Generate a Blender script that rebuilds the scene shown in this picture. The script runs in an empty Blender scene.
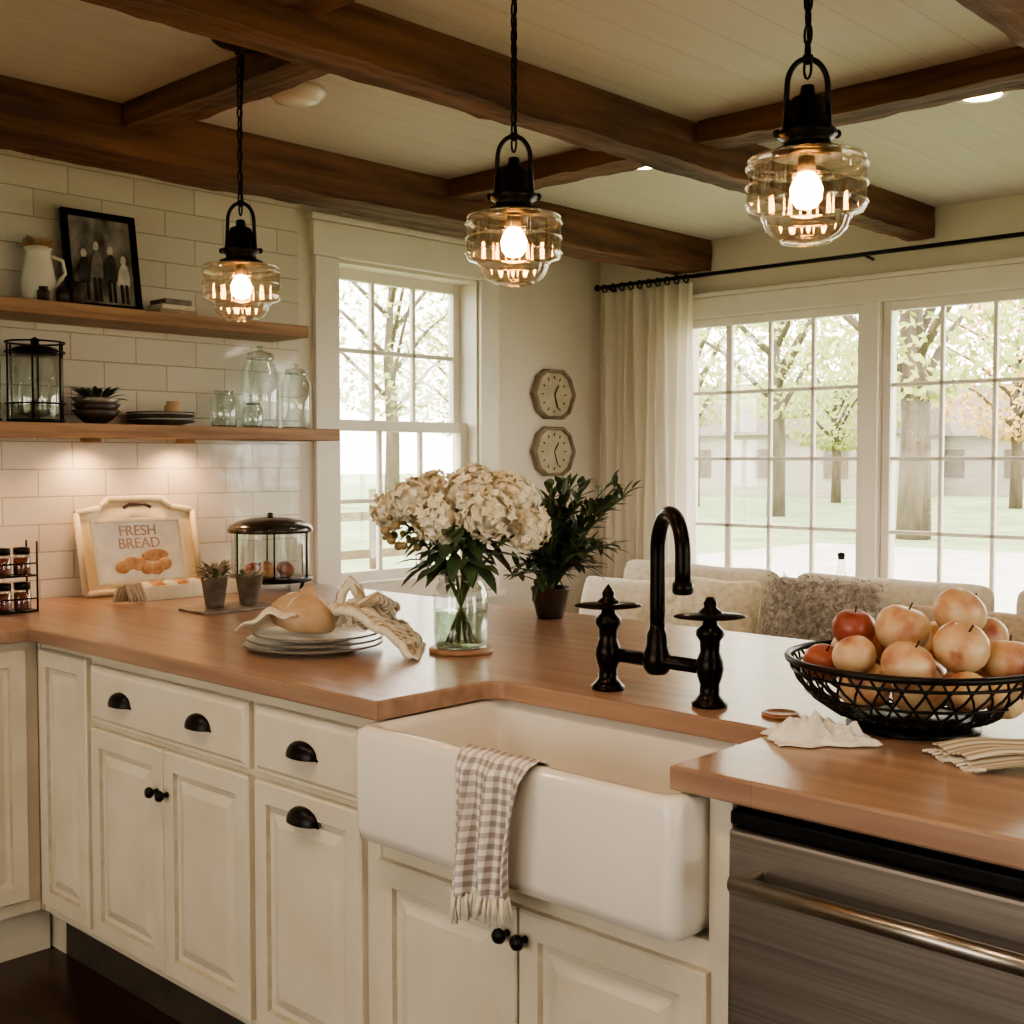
import bpy, bmesh, math, random
from mathutils import Vector, Matrix, noise
random.seed(7)
S=bpy.context.scene
try: S.view_settings.look='AgX - Medium High Contrast'
except Exception as ex: print(ex)
def lin(h):
    h=h.lstrip('#'); o=[]
    for i in (0,2,4):
        c=int(h[i:i+2],16)/255
        o.append(c/12.92 if c<=.04045 else ((c+.055)/1.055)**2.4)
    return (*o,1)
# ---------------------------------------------------------------- materials
def newmat(n):
    m=bpy.data.materials.new(n); m.use_nodes=True
    nt=m.node_tree; b=nt.nodes['Principled BSDF']; return m,nt,b
def coords(nt,scale=(1,1,1)):
    tc=nt.nodes.new('ShaderNodeTexCoord'); mp=nt.nodes.new('ShaderNodeMapping')
    mp.inputs['Scale'].default_value=scale
    nt.links.new(tc.outputs['Object'],mp.inputs['Vector']); return mp.outputs['Vector']
def math_(nt,op,a,b=None):
    n=nt.nodes.new('ShaderNodeMath'); n.operation=op
    for i,v in enumerate((a,b)):
        if v is None: continue
        if isinstance(v,(int,float)): n.inputs[i].default_value=v
        else: nt.links.new(v,n.inputs[i])
    return n.outputs[0]
def ramp(nt,fac,stops):
    r=nt.nodes.new('ShaderNodeValToRGB'); e=r.color_ramp.elements
    while len(e)<len(stops): e.new(.5)
    for i,(p,c) in enumerate(stops): e[i].position=p; e[i].color=lin(c)
    nt.links.new(fac,r.inputs[0]); return r.outputs[0]
def bump(nt,b,h,strength=.3,dist=.01):
    n=nt.nodes.new('ShaderNodeBump'); n.inputs['Strength'].default_value=strength
    n.inputs['Distance'].default_value=dist
    nt.links.new(h,n.inputs['Height']); nt.links.new(n.outputs[0],b.inputs['Normal'])
def noisy(n,c1,c2,scale=(8,8,8),rough=.5,metal=0,bmp=0,bd=.005,nscale=1,detail=4,lo=.35,hi=.65,coat=0,sheen=0):
    m,nt,b=newmat(n); v=coords(nt,scale)
    t=nt.nodes.new('ShaderNodeTexNoise'); t.inputs['Scale'].default_value=nscale; t.inputs['Detail'].default_value=detail
    nt.links.new(v,t.inputs['Vector'])
    nt.links.new(ramp(nt,t.outputs['Fac'],[(lo,c1),(hi,c2)]),b.inputs['Base Color'])
    b.inputs['Roughness'].default_value=rough; b.inputs['Metallic'].default_value=metal
    if coat: b.inputs['Coat Weight'].default_value=coat; b.inputs['Coat Roughness'].default_value=.12
    if sheen: b.inputs['Sheen Weight'].default_value=sheen
    if bmp: bump(nt,b,t.outputs['Fac'],bmp,bd)
    return m
def emis(n,c,s):
    m,nt,b=newmat(n); b.inputs['Base Color'].default_value=lin(c)
    b.inputs['Emission Color'].default_value=lin(c); b.inputs['Emission Strength'].default_value=s; return m
def glassm(n,tint='#f4faf8',refl=.12,rough=.02):
    m=bpy.data.materials.new(n); m.use_nodes=True; nt=m.node_tree; nt.nodes.clear()
    o=nt.nodes.new('ShaderNodeOutputMaterial'); mx=nt.nodes.new('ShaderNodeMixShader')
    tr=nt.nodes.new('ShaderNodeBsdfTransparent'); tr.inputs[0].default_value=lin(tint)
    gl=nt.nodes.new('ShaderNodeBsdfGlossy'); gl.inputs['Roughness'].default_value=rough
    lw=nt.nodes.new('ShaderNodeLayerWeight'); lw.inputs[0].default_value=.35
    f=math_(nt,'ADD',math_(nt,'MULTIPLY',lw.outputs['Facing'],.55),refl*.5)
    nt.links.new(f,mx.inputs[0]); nt.links.new(tr.outputs[0],mx.inputs[1]); nt.links.new(gl.outputs[0],mx.inputs[2])
    nt.links.new(mx.outputs[0],o.inputs[0]); return m

wallM=noisy('wall_paint','#cfc6b8','#d6cec1',(2,2,2),.65,bmp=.05)
trimM=noisy('trim_paint','#dad3c7','#e0dacf',(4,4,4),.4)
cabM=noisy('cabinet_paint','#c8bda6','#d3c9b5',(8,8,8),.38,detail=8,lo=.3,hi=.7)
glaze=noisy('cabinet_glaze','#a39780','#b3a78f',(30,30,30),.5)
black=noisy('black_iron','#14110f','#1e1a17',(30,30,30),.35,metal=.7,bmp=.1,bd=.001)
bronze=noisy('oil_rubbed_bronze','#15110e','#211913',(40,40,40),.28,metal=.85)
beamM=noisy('rough_beam_wood','#3f2619','#7c543c',(1.2,14,14),.75,bmp=1,bd=.015,nscale=1.5,detail=10,lo=.32,hi=.72)
beamY=noisy('rough_beam_wood_cross','#3f2619','#79523a',(14,1.2,14),.75,bmp=1,bd=.015,nscale=1.5,detail=10,lo=.32,hi=.72)
shelfM=noisy('shelf_wood','#7c593d','#a38060',(2,30,30),.5,bmp=.2,nscale=1.2,detail=8)
def counter_mat():
    m,nt,b=newmat('counter_wood'); v=coords(nt,(28,1.6,28))
    t=nt.nodes.new('ShaderNodeTexNoise'); t.inputs['Scale'].default_value=1; t.inputs['Detail'].default_value=8
    nt.links.new(v,t.inputs['Vector'])
    c=ramp(nt,t.outputs['Fac'],[(.3,'#8a6a55'),(.7,'#a98a73')])
    tc=nt.nodes.new('ShaderNodeTexCoord'); sx=nt.nodes.new('ShaderNodeSeparateXYZ'); nt.links.new(tc.outputs['Object'],sx.inputs[0])
    cb=nt.nodes.new('ShaderNodeCombineXYZ'); nt.links.new(sx.outputs[1],cb.inputs[0]); nt.links.new(sx.outputs[0],cb.inputs[1])
    br=nt.nodes.new('ShaderNodeTexBrick'); br.inputs['Scale'].default_value=1; br.inputs['Brick Width'].default_value=1.1
    br.inputs['Row Height'].default_value=.105; br.inputs['Mortar Size'].default_value=.0006
    br.inputs['Color1'].default_value=(.85,.85,.85,1); br.inputs['Color2'].default_value=(1,1,1,1); br.inputs['Mortar'].default_value=(.65,.65,.65,1)
    nt.links.new(cb.outputs[0],br.inputs['Vector'])
    mx=nt.nodes.new('ShaderNodeMix'); mx.data_type='RGBA'; mx.blend_type='MULTIPLY'; mx.inputs[0].default_value=.8
    nt.links.new(c,mx.inputs[6]); nt.links.new(br.outputs['Color'],mx.inputs[7]); nt.links.new(mx.outputs[2],b.inputs['Base Color'])
    b.inputs['Roughness'].default_value=.3; b.inputs['Coat Weight'].default_value=.2; b.inputs['Coat Roughness'].default_value=.18
    bump(nt,b,t.outputs['Fac'],.04,.002); return m
counterM=counter_mat()
def tile_mat():
    m,nt,b=newmat('subway_tile')
    tc=nt.nodes.new('ShaderNodeTexCoord'); sx=nt.nodes.new('ShaderNodeSeparateXYZ'); nt.links.new(tc.outputs['Object'],sx.inputs[0])
    cb=nt.nodes.new('ShaderNodeCombineXYZ'); nt.links.new(sx.outputs[0],cb.inputs[0]); nt.links.new(sx.outputs[2],cb.inputs[1])
    br=nt.nodes.new('ShaderNodeTexBrick'); br.inputs['Scale'].default_value=1; br.inputs['Brick Width'].default_value=.235
    br.inputs['Row Height'].default_value=.09; br.inputs['Mortar Size'].default_value=.0022; br.inputs['Mortar Smooth'].default_value=.3
    br.inputs['Color1'].default_value=lin('#cdc5b8'); br.inputs['Color2'].default_value=lin('#d9d2c6'); br.inputs['Mortar'].default_value=lin('#b0a797')
    nt.links.new(cb.outputs[0],br.inputs['Vector']); nt.links.new(br.outputs['Color'],b.inputs['Base Color'])
    b.inputs['Roughness'].default_value=.1; b.inputs['Coat Weight'].default_value=.7; b.inputs['Coat Roughness'].default_value=.05
    t=nt.nodes.new('ShaderNodeTexNoise'); t.inputs['Scale'].default_value=7
    nt.links.new(cb.outputs[0],t.inputs['Vector'])
    h=math_(nt,'ADD',math_(nt,'MULTIPLY',br.outputs['Fac'],-1),math_(nt,'MULTIPLY',t.outputs['Fac'],2.6))
    bump(nt,b,h,.8,.003); return m
tileM=tile_mat()
def plank_mat(n,c1,c2,axis,w,rough,gap=.04,groove='#000000'):
    m,nt,b=newmat(n)
    tc=nt.nodes.new('ShaderNodeTexCoord'); sx=nt.nodes.new('ShaderNodeSeparateXYZ'); nt.links.new(tc.outputs['Object'],sx.inputs[0])
    p=math_(nt,'DIVIDE',sx.outputs[axis],w); fr=math_(nt,'FRACT',p); g=math_(nt,'LESS_THAN',fr,gap)
    sc=[1,1,1]; sc[axis]=14
    v=coords(nt,tuple(sc)); t=nt.nodes.new('ShaderNodeTexNoise'); t.inputs['Scale'].default_value=2; t.inputs['Detail'].default_value=6
    nt.links.new(v,t.inputs['Vector'])
    c=ramp(nt,t.outputs['Fac'],[(.3,c1),(.7,c2)])
    mx=nt.nodes.new('ShaderNodeMix'); mx.data_type='RGBA'; nt.links.new(g,mx.inputs[0]); nt.links.new(c,mx.inputs[6]); mx.inputs[7].default_value=lin(groove)
    nt.links.new(mx.outputs[2],b.inputs['Base Color']); b.inputs['Roughness'].default_value=rough
    bump(nt,b,math_(nt,'MULTIPLY',g,-1),.3,.003); return m
ceilM=plank_mat('ceiling_shiplap','#bfbab0','#c5c1b8',1,.135,.6,.025,'#aca79d')
floorM=plank_mat('dark_floor_wood','#1c0e08','#3a2013',0,.13,.3,.02,'#080403')
ceramic=noisy('white_fireclay','#dcd4c6','#e1dace',(3,3,3),.1,coat=.5)
steel=noisy('brushed_steel','#958c82','#aea598',(2,2,200),.3,metal=1)
steelD=noisy('dark_steel','#867c72','#9b9186',(2,2,160),.36,metal=.92)
glassW=glassm('window_glass','#ffffff',.04)
glassC=glassm('clear_glass','#f2f7f4',.16)
glassP=glassm('pendant_glass','#fff9ee',.24,.05)
bulbM=emis('warm_bulb','#ffb260',120)
canM=emis('downlight_glow','#ffd5a4',35)
puckM=emis('shelf_light_glow','#ffc680',40)
white=noisy('white_ceramic','#d8d4c8','#e2ded4',(5,5,5),.2)
cream=noisy('cream_linen','#c9bfaa','#d8cfbd',(60,60,60),.9,bmp=.3,bd=.002,sheen=.3)
sofaM=noisy('sofa_fabric','#b7ac98','#c9bfac',(40,40,40),.95,bmp=.3,bd=.003,sheen=.3)
tanM=noisy('tan_fabric','#a18e76','#b5a38a',(60,60,60),.95,bmp=.3,bd=.003)
furM=noisy('shaggy_grey','#968c80','#c6bbae',(55,55,55),1,bmp=1,bd=.02,detail=8)
leafM=noisy('dark_leaf','#29392a','#4c6140',(9,9,9),.45)
stemM=noisy('green_stem','#4d5a33','#6d7848',(9,9,9),.6)
petalM=noisy('cream_petal','#dcd4bb','#eae4d3',(18,18,18),.7)
darkbrown=noisy('dark_brown','#2a1b12','#3c281b',(20,20,20),.5)
toeM=noisy('toe_kick_shadow_board','#3a322a','#4a4036',(10,10,10),.6)  # dark brown for the peninsula toe kicks; left run keeps cabinet paint
gourdM=noisy('crusty_tan','#a68a6c','#c2a688',(14,14,14),.55)
greyM=noisy('galvanized','#6b6258','#8d8376',(20,20,20),.45,metal=.6)
redM=noisy('spice_red','#5d1d12','#8a3a1e',(60,60,60),.8)
barkM=noisy('bark','#544a3f','#6f6355',(6,6,1),.9,bmp=.5)
grassM=noisy('lawn_grass','#74885a','#92a472',(.8,.8,.8),.95)
roadM=noisy('pale_road','#b0aca2','#c2bdb3',(1,1,1),.9)
leafG=noisy('leaves_green','#90a25a','#bfc27a',(1,1,1),.8)
leafO=noisy('leaves_autumn','#c09a60','#d2ba78',(1,1,1),.8)
houseM=noisy('siding','#a39d90','#b3ada1',(1,1,12),.8)
roofM=noisy('roof','#6c6259','#7c7268',(3,3,3),.9)
paperM=noisy('paper','#d2cabb','#e0d9cb',(20,20,20),.8)
fenceM=noisy('fence_wood','#5b4c3c','#75654f',(8,8,8),.9)

# ---------------------------------------------------------------- mesh builder
class B:
    def __init__(s,name,loc=(0,0,0)):
        s.name=name; s.loc=Vector(loc); s.v=[]; s.f=[]; s.fm=[]; s.fs=[]; s.mats=[]
    def mi(s,m):
        if m not in s.mats: s.mats.append(m)
        return s.mats.index(m)
    def raw(s,vs,fs,mat,smooth=False,M=None):
        o=len(s.v); i=s.mi(mat)
        for v in vs:
            v=Vector(v)
            if M is not None: v=M@v
            s.v.append(v)
        for f in fs: s.f.append([o+k for k in f]); s.fm.append(i); s.fs.append(smooth)
    def frombm(s,bm,mat,smooth=False,M=None):
        bm.verts.index_update(); s.raw([v.co.copy() for v in bm.verts],[[v.index for v in f.verts] for f in bm.faces],mat,smooth,M); bm.free()
    def box(s,lo,hi,mat,bev=0,seg=2,M=None,smooth=False):
        bm=bmesh.new(); bmesh.ops.create_cube(bm,size=1)
        lo=Vector(lo); hi=Vector(hi)
        for v in bm.verts: v.co=Vector([(lo[k]+hi[k])/2+v.co[k]*(hi[k]-lo[k]) for k in range(3)])
        if bev: bmesh.ops.bevel(bm,geom=bm.edges[:]+bm.verts[:],offset=bev,segments=seg,affect='EDGES',profile=.5)
        s.frombm(bm,mat,smooth,M)
    def lathe(s,prof,c,mat,seg=32,M=None,smooth=True,scal=0,ns=24):
        vs=[];fs=[];n=len(prof); c=Vector(c)
        for r,z in prof:
            for k in range(seg):
                a=2*math.pi*k/seg; q=r*(1-scal*abs(math.sin(a*ns/2))) if scal else r
                p=Vector((q*math.cos(a),q*math.sin(a),z))
                if M is not None: p=M@p
                vs.append(c+p)
        for i in range(n-1):
            for k in range(seg):
                k2=(k+1)%seg; fs.append([i*seg+k,i*seg+k2,(i+1)*seg+k2,(i+1)*seg+k])
        if prof[0][0]>1e-5: fs.append(list(range(seg))[::-1])
        if prof[-1][0]>1e-5 : fs.append([(n-1)*seg+k for k in range(seg)])
        s.raw(vs,fs,mat,smooth)
    def lathe_open(s,prof,c,mat,seg=32,**k):
        s.lathe(prof,c,mat,seg,**k)
        for _ in range((prof[0][0]>1e-5)+(prof[-1][0]>1e-5)): s.f.pop(); s.fm.pop(); s.fs.pop()
    def tube(s,pts,r,mat,seg=8,closed=False,smooth=True,cap=True):
        P=[Vector(p) for p in pts]; n=len(P); rr=r if isinstance(r,(list,tuple)) else [r]*n
        T=[]
        for i in range(n):
            a=P[(i-1)%n] if (closed or i>0) else P[i]; b=P[(i+1)%n] if (closed or i<n-1) else P[i]
            T.append((b-a).normalized())
        u=T[0].orthogonal().normalized(); vs=[];fs=[]
        for i in range(n):
            u=(u-T[i]*u.dot(T[i]))
            u=u.normalized() if u.length>1e-6 else T[i].orthogonal().normalized()
            w=T[i].cross(u)
            for k in range(seg):
                a=2*math.pi*k/seg; vs.append(P[i]+(u*math.cos(a)+w*math.sin(a))*rr[i])
        m=n if closed else n-1
        for i in range(m):
            j=(i+1)%n
            for k in range(seg):
                k2=(k+1)%seg; fs.append([i*seg+k,i*seg+k2,j*seg+k2,j*seg+k])
        if not closed and cap: fs.append(list(range(seg))[::-1]); fs.append([(n-1)*seg+k for k in range(seg)])
        s.raw(vs,fs,mat,smooth)
    def sphere(s,c,r,mat,u=20,v=12,M=None,disp=0,ds=5):
        r=Vector(r) if hasattr(r,'__len__') else Vector((r,r,r)); bm=bmesh.new()
        bmesh.ops.create_uvsphere(bm,u_segments=u,v_segments=v,radius=1)
        for w in bm.verts:
            k=1+(disp*noise.noise(w.co*ds+Vector(c)*7) if disp else 0)
            p=Vector((w.co.x*r.x,w.co.y*r.y,w.co.z*r.z))*k
            if M is not None: p=M@p
            w.co=p+Vector(c)
        s.frombm(bm,mat,True)
    def grid(s,fn,nu,nv,mat,smooth=True):
        vs=[fn(i/nu,j/nv) for j in range(nv+1) for i in range(nu+1)]
        fs=[[j*(nu+1)+i,j*(nu+1)+i+1,(j+1)*(nu+1)+i+1,(j+1)*(nu+1)+i] for j in range(nv) for i in range(nu)]
        s.raw(vs,fs,mat,smooth)
    def prism(s,poly,z0,z1,mat,bev=0,M=None):
        bm=bmesh.new(); vb=[bm.verts.new((x,y,z0)) for x,y in poly]; f=bm.faces.new(vb)
        e=bmesh.ops.extrude_face_region(bm,geom=[f])
        for g in e['geom']:
            if isinstance(g,bmesh.types.BMVert): g.co.z=z1
        bmesh.ops.recalc_face_normals(bm,faces=bm.faces[:])
        if bev:
            ed=[x for x in bm.edges if abs(x.verts[0].co.z-x.verts[1].co.z)<1e-6]
            bmesh.ops.bevel(bm,geom=ed,offset=bev,segments=2,affect='EDGES',profile=.5)
        s.frombm(bm,mat,False,M)
    def done(s,solid=0,recalc=True):
        me=bpy.data.meshes.new(s.name); me.from_pydata([tuple(v-s.loc) for v in s.v],[],s.f)
        for m in s.mats: me.materials.append(m)
        me.polygons.foreach_set('material_index',s.fm); me.polygons.foreach_set('use_smooth',s.fs)
        if recalc:
            bm=bmesh.new(); bm.from_mesh(me); bmesh.ops.recalc_face_normals(bm,faces=bm.faces[:]); bm.to_mesh(me); bm.free()
        me.update(); o=bpy.data.objects.new(s.name,me); o.location=s.loc; S.collection.objects.link(o)
        if solid:
            md=o.modifiers.new('s','SOLIDIFY'); md.thickness=solid; md.offset=0
        return o
def RZ(a): return Matrix.Rotation(a,4,'Z')
def RX(a): return Matrix.Rotation(a,4,'X')
def RY(a): return Matrix.Rotation(a,4,'Y')
def TR(v): return Matrix.Translation(v)
def circ(c,r,n=32): return [(c[0]+r*math.cos(2*math.pi*i/n),c[1]+r*math.sin(2*math.pi*i/n),c[2]) for i in range(n)]
def lamp(name,kind,loc,energy,color,parent=None,size=.05,spot=130,blend=.6):
    l=bpy.data.lights.new(name,kind); l.energy=energy; l.color=lin(color)[:3]
    l.shadow_soft_size=size
    if kind=='SPOT': l.spot_size=math.radians(spot); l.spot_blend=blend
    o=bpy.data.objects.new(name,l); S.collection.objects.link(o)
    if parent is not None:
        o.parent=parent; o.location=Vector(loc)-parent.location
    else: o.location=loc
    return o

# ---------------------------------------------------------------- camera
cam=bpy.data.cameras.new('camera'); co=bpy.data.objects.new('camera',cam); S.collection.objects.link(co)
co.location=(0,0,1.38); co.rotation_euler=(math.radians(90-2.48),0,math.radians(-46.5))
cam.lens=42.19; cam.sensor_width=36; cam.clip_start=.05; cam.clip_end=300; S.camera=co
CF=Vector((.725,.688,0)); CR=Vector((.688,-.725,0))   # diagonal room directions used to lay out small groups

# ---------------------------------------------------------------- room shell
YW=3.80; XW=4.64; CH=2.38; XB=-2.6; YB=-2.6
b=B('floor'); b.box((XB-.15,YB-.15,-.12),(XW+.15,YW+.15,0),floorM); b.done()
b=B('ceiling'); b.box((XB-.15,YB-.15,CH),(XW+.15,YW+.15,CH+.12),ceilM); b.done()
def wall_x(name,y0,y1,x0,x1,holes):
    b=B(name); xs=x0
    for (a,c,z0,z1) in holes:
        b.box((xs,y0,0),(a,y1,CH),wallM); b.box((a,y0,0),(c,y1,z0),wallM); b.box((a,y0,z1),(c,y1,CH),wallM); xs=c
    b.box((xs,y0,0),(x1,y1,CH),wallM); return b.done()
def wall_y(name,x0,x1,y0,y1,holes):
    b=B(name); ys=y0
    for (a,c,z0,z1) in holes:
        b.box((x0,ys,0),(x1,a,CH),wallM); b.box((x0,a,0),(x1,c,z0),wallM); b.box((x0,a,z1),(x1,c,CH),wallM); ys=c
    b.box((x0,ys,0),(x1,y1,CH),wallM); return b.done()
wall_x('wall_left',YW,YW+.16,XB-.15,XW+.15,[(2.995,3.784,.87,2.17)])
FW=[(2.385,3.315),(1.39,2.315),(.35,1.30)]
wall_y('wall_far',XW,XW+.15,YB,YW,[(a,c,.74,2.03) for a,c in FW[::-1]])
BW_fill=[(-.3,1.1),(1.5,2.7)]  # added openings behind the camera, put in to daylight the cabinet fronts
wall_y('wall_back',XB-.15,XB,YB,YW,[(a,c,.7,2.1) for a,c in BW_fill])
RW_fill=[(.3,1.6),(2.3,3.7)]  # added openings in the unseen right wall, for daylight fill
wall_x('wall_right',YB-.15,YB,XB-.15,XW+.15,[(a,c,.7,2.1) for a,c in RW_fill])
b=B('tile_backsplash'); b.box((-1.6,YW-.012,.93),(2.80,YW-.0005,CH-.0005),tileM); b.done()
b=B('baseboard_far'); b.box((XW-.018,YB,0),(XW,YW-.002,.12),trimM,.004); b.done()
b=B('baseboard_left'); b.box((2.75,YW-.018,0),(XW-.02,YW,.12),trimM,.004); b.done()
def muntins(bld,mapf,u0,u1,z0,z1,cols,rows,fr=.045,mu=.018,d0=0,d1=.035,thick=None):
    def bx(a,c,e,g,dd0=d0,dd1=d1): bld.box(*mapf(a,c,e,g,dd0,dd1),trimM,.003)
    bx(u0,u0+fr,z0,z1); bx(u1-fr,u1,z0,z1); bx(u0+fr,u1-fr,z0,z0+fr); bx(u0+fr,u1-fr,z1-fr,z1)
    for i in range(1,cols):
        u=u0+fr+(u1-u0-2*fr)*i/cols; m_=mu*(1.9 if thick==i else 1); bx(u-m_/2,u+m_/2,z0+fr,z1-fr,d0+.006,d1-.006)
    for j in range(1,rows):
        z=z0+fr+(z1-z0-2*fr)*j/rows; bx(u0+fr,u1-fr,z-mu/2,z+mu/2,d0+.006,d1-.006)
    lo,hi=mapf(u0+fr,u1-fr,z0+fr,z1-fr,(d0+d1)/2-.002,(d0+d1)/2+.002); bld.box(lo,hi,glassW)
mx=lambda a,c,e,g,d0,d1:((a,YW+.06+d0,e),(c,YW+.06+d1,g))
b=B('window_1',(3.39,YW,.87))
muntins(b,mx,3.0,3.78,1.50,2.165,3,2,d0=.045,d1=.08); muntins(b,mx,3.0,3.78,.875,1.545,3,2)
b.box((2.996,YW+.001,.871),(3.004,YW+.155,2.168),trimM); b.box((3.776,YW+.001,.871),(3.783,YW+.155,2.168),trimM)
b.box((3.004,YW+.001,2.162),(3.776,YW+.155,2.169),trimM); b.box((3.004,YW+.001,.871),(3.776,YW+.155,.880),trimM)
b.done()
b=B('trim_1'); b.box((2.875,YW-.022,.80),(2.993,YW,2.175),trimM,.003); b.box((3.786,YW-.022,.80),(3.90,YW,2.175),trimM,.003)
b.box((2.86,YW-.03,2.176),(3.915,YW,2.31),trimM,.004); b.box((2.845,YW-.045,2.311),(3.93,YW,2.335),trimM,.004)
b.box((2.86,YW-.05,.765),(3.915,YW,.798),trimM,.004); b.done()
my=lambda a,c,e,g,d0,d1:((XW+.015+d0,a,e),(XW+.015+d1,c,g))
for i,(a,c) in enumerate(FW):
    b=B('window_%d'%(i+2),(XW,(a+c)/2,.74)); muntins(b,my,a+.004,c-.004,.745,2.026,4,4,fr=.035,mu=.016,thick=3 if i==0 else None); b.done()
mb=lambda a,c,e,g,d0,d1:((XB-.09+d0,a,e),(XB-.09+d1,c,g))
for i,(a,c) in enumerate(BW_fill):
    b=B('window_%d'%(i+5),(XB,(a+c)/2,.7)); muntins(b,mb,a+.004,c-.004,.705,2.096,3,4,fr=.05,mu=.018); b.done()
mr=lambda a,c,e,g,d0,d1:((a,YB-.09+d0,e),(c,YB-.09+d1,g))
for i,(a,c) in enumerate(RW_fill):
    b=B('window_%d'%(i+7),((a+c)/2,YB,.7)); muntins(b,mr,a+.004,c-.004,.705,2.096,3,3,fr=.05,mu=.018); b.done()
b=B('trim_2')
for y0,y1 in ((3.317,3.385),(2.317,2.383),(1.302,1.388),(.25,.348)): b.box((XW-.02,y0,.74),(XW,y1,2.03),trimM,.003)
b.box((XW-.025,.24,2.031),(XW,3.39,2.12),trimM,.003); b.box((XW-.04,.23,2.121),(XW,3.40,2.14),trimM,.003)
b.box((XW-.10,.23,.70),(XW,3.40,.738),trimM,.004); b.done()
def beam(name,lo,hi,mat):
    bm=bmesh.new(); bmesh.ops.create_cube(bm,size=1)
    lo=Vector(lo);hi=Vector(hi); L=[hi[k]-lo[k] for k in range(3)]
    for v in bm.verts: v.co=Vector([(lo[k]+hi[k])/2+v.co[k]*L[k] for k in range(3)])
    ax=0 if L[0]>L[1] else 1
    ed=[e for e in bm.edges if abs(e.verts[0].co[ax]-e.verts[1].co[ax])>.1]
    bmesh.ops.subdivide_edges(bm,edges=ed,cuts=int(L[ax]/.05))
    ed=[e for e in bm.edges if abs(e.verts[0].co[ax]-e.verts[1].co[ax])<.001]
    bmesh.ops.subdivide_edges(bm,edges=ed,cuts=3,use_grid_fill=True)
    for v in bm.verts:
        if v.co.z<CH-.005:
            n=noise.noise_vector(v.co*5)*.008+noise.noise_vector(v.co*18)*.006; n[ax]=0
            v.co+=n; v.co.z=min(v.co.z,CH-.001)
    b=B(name); b.frombm(bm,mat); return b.done()
beam('ceiling_beam',(XB+.01,3.14,2.24),(XW-.012,3.34,CH-.001),beamM)
beam('ceiling_beam',(XB+.01,2.085,2.255),(XW-.012,2.195,CH-.001),beamM)
beam('ceiling_beam',(XB+.01,.87,2.262),(XW-.012,1.0,CH-.001),beamM)
for x,y0,y1 in ((1.72,2.208,3.128),(2.98,2.208,3.128),(2.98,1.013,2.072),(1.46,1.013,2.072)):
    beam('cross_beam',(x,y0,2.312),(x+.115,y1,CH-.001),beamY)

# ---------------------------------------------------------------- counter + sink
def rr(x0,x1,y0,y1,r,n=6):
    P=[]
    for cx,cy,a in ((x1-r,y1-r,0),(x0+r,y1-r,90),(x0+r,y0+r,180),(x1-r,y0+r,270)):
        for i in range(n+1):
            t=math.radians(a+90*i/n); P.append((cx+r*math.cos(t),cy+r*math.sin(t)))
    return P
poly=[(-1.5,YW-.013),(-1.5,3.15),(1.435,3.15),(1.435,1.71)]
poly+=[(1.70+.045*math.sin(math.radians(a)),1.665+.045*math.cos(math.radians(a))) for a in range(0,91,15)]
poly+=[(1.70+.045*math.cos(math.radians(a)),1.085-.045*math.sin(math.radians(a))) for a in range(0,91,15)]
poly+=[(1.435,1.04),(1.435,-.2),(2.68,-.2),(2.68,YW-.013)]
b=B('countertop',(1.5,3.1,.93)); b.prism(poly,.892,.93,counterM,.005); b.done()
b=B('farmhouse_sink',(1.6,1.355,.67))
L=[(rr(1.415,1.785,1.02,1.715,.02),.672),(rr(1.40,1.795,1.005,1.73,.022),.68),(rr(1.395,1.80,1.0,1.735,.025),.70),(rr(1.395,1.80,1.0,1.735,.025),.87),
   (rr(1.398,1.797,1.003,1.732,.024),.882),(rr(1.408,1.79,1.013,1.722,.022),.889),(rr(1.420,1.775,1.025,1.712,.03),.889),(rr(1.428,1.768,1.033,1.704,.03),.884),
   (rr(1.432,1.764,1.037,1.70,.035),.87),(rr(1.436,1.76,1.043,1.694,.04),.72),(rr(1.455,1.74,1.06,1.675,.05),.70),(rr(1.50,1.70,1.12,1.62,.05),.696)]
vs=[];fs=[];n=len(L[0][0])
for P,z in L: vs+=[(x,y,z) for x,y in P]
for i in range(len(L)-1):
    for k in range(n): fs.append([i*n+k,i*n+(k+1)%n,(i+1)*n+(k+1)%n,(i+1)*n+k])
fs.append(list(range(n))[::-1]); fs.append([(len(L)-1)*n+k for k in range(n)])
b.raw(vs,fs,ceramic,True); b.lathe([(0,.698),(.04,.698),(.045,.7)],(1.6,1.37,0),steel,24); b.done()

# ---------------------------------------------------------------- cabinets
def panel(b,mapf,u0,u1,v0,v1,kind='door'):
    if kind=='door': L=[(0,0),(0,.015),(.004,.019),(.045,.019),(.050,.011),(.062,.010),(.085,.017)]
    elif kind=='drawer': L=[(0,0),(0,.013),(.003,.016),(.010,.016),(.018,.021)]
    else: L=[(0,0),(0,.015),(.004,.019)]
    for i in range(len(L)-1):
        a,b_=L[i],L[i+1]; vs=[]
        for ins,w in (a,b_):
            for u,v in ((u0+ins,v0+ins),(u1-ins,v0+ins),(u1-ins,v1-ins),(u0+ins,v1-ins)): vs.append(mapf(u,v,w))
        fs=[[k,(k+1)%4,4+(k+1)%4,4+k] for k in range(4)]
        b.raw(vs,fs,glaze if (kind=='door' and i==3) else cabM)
    ins,w=L[-1]; b.raw([mapf(u,v,w) for u,v in ((u0+ins,v0+ins),(u1-ins,v0+ins),(u1-ins,v1-ins),(u0+ins,v1-ins))],[[0,1,2,3]],cabM)
FX=1.475
mpx=lambda u,v,w:(FX-w,u,v)
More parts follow.
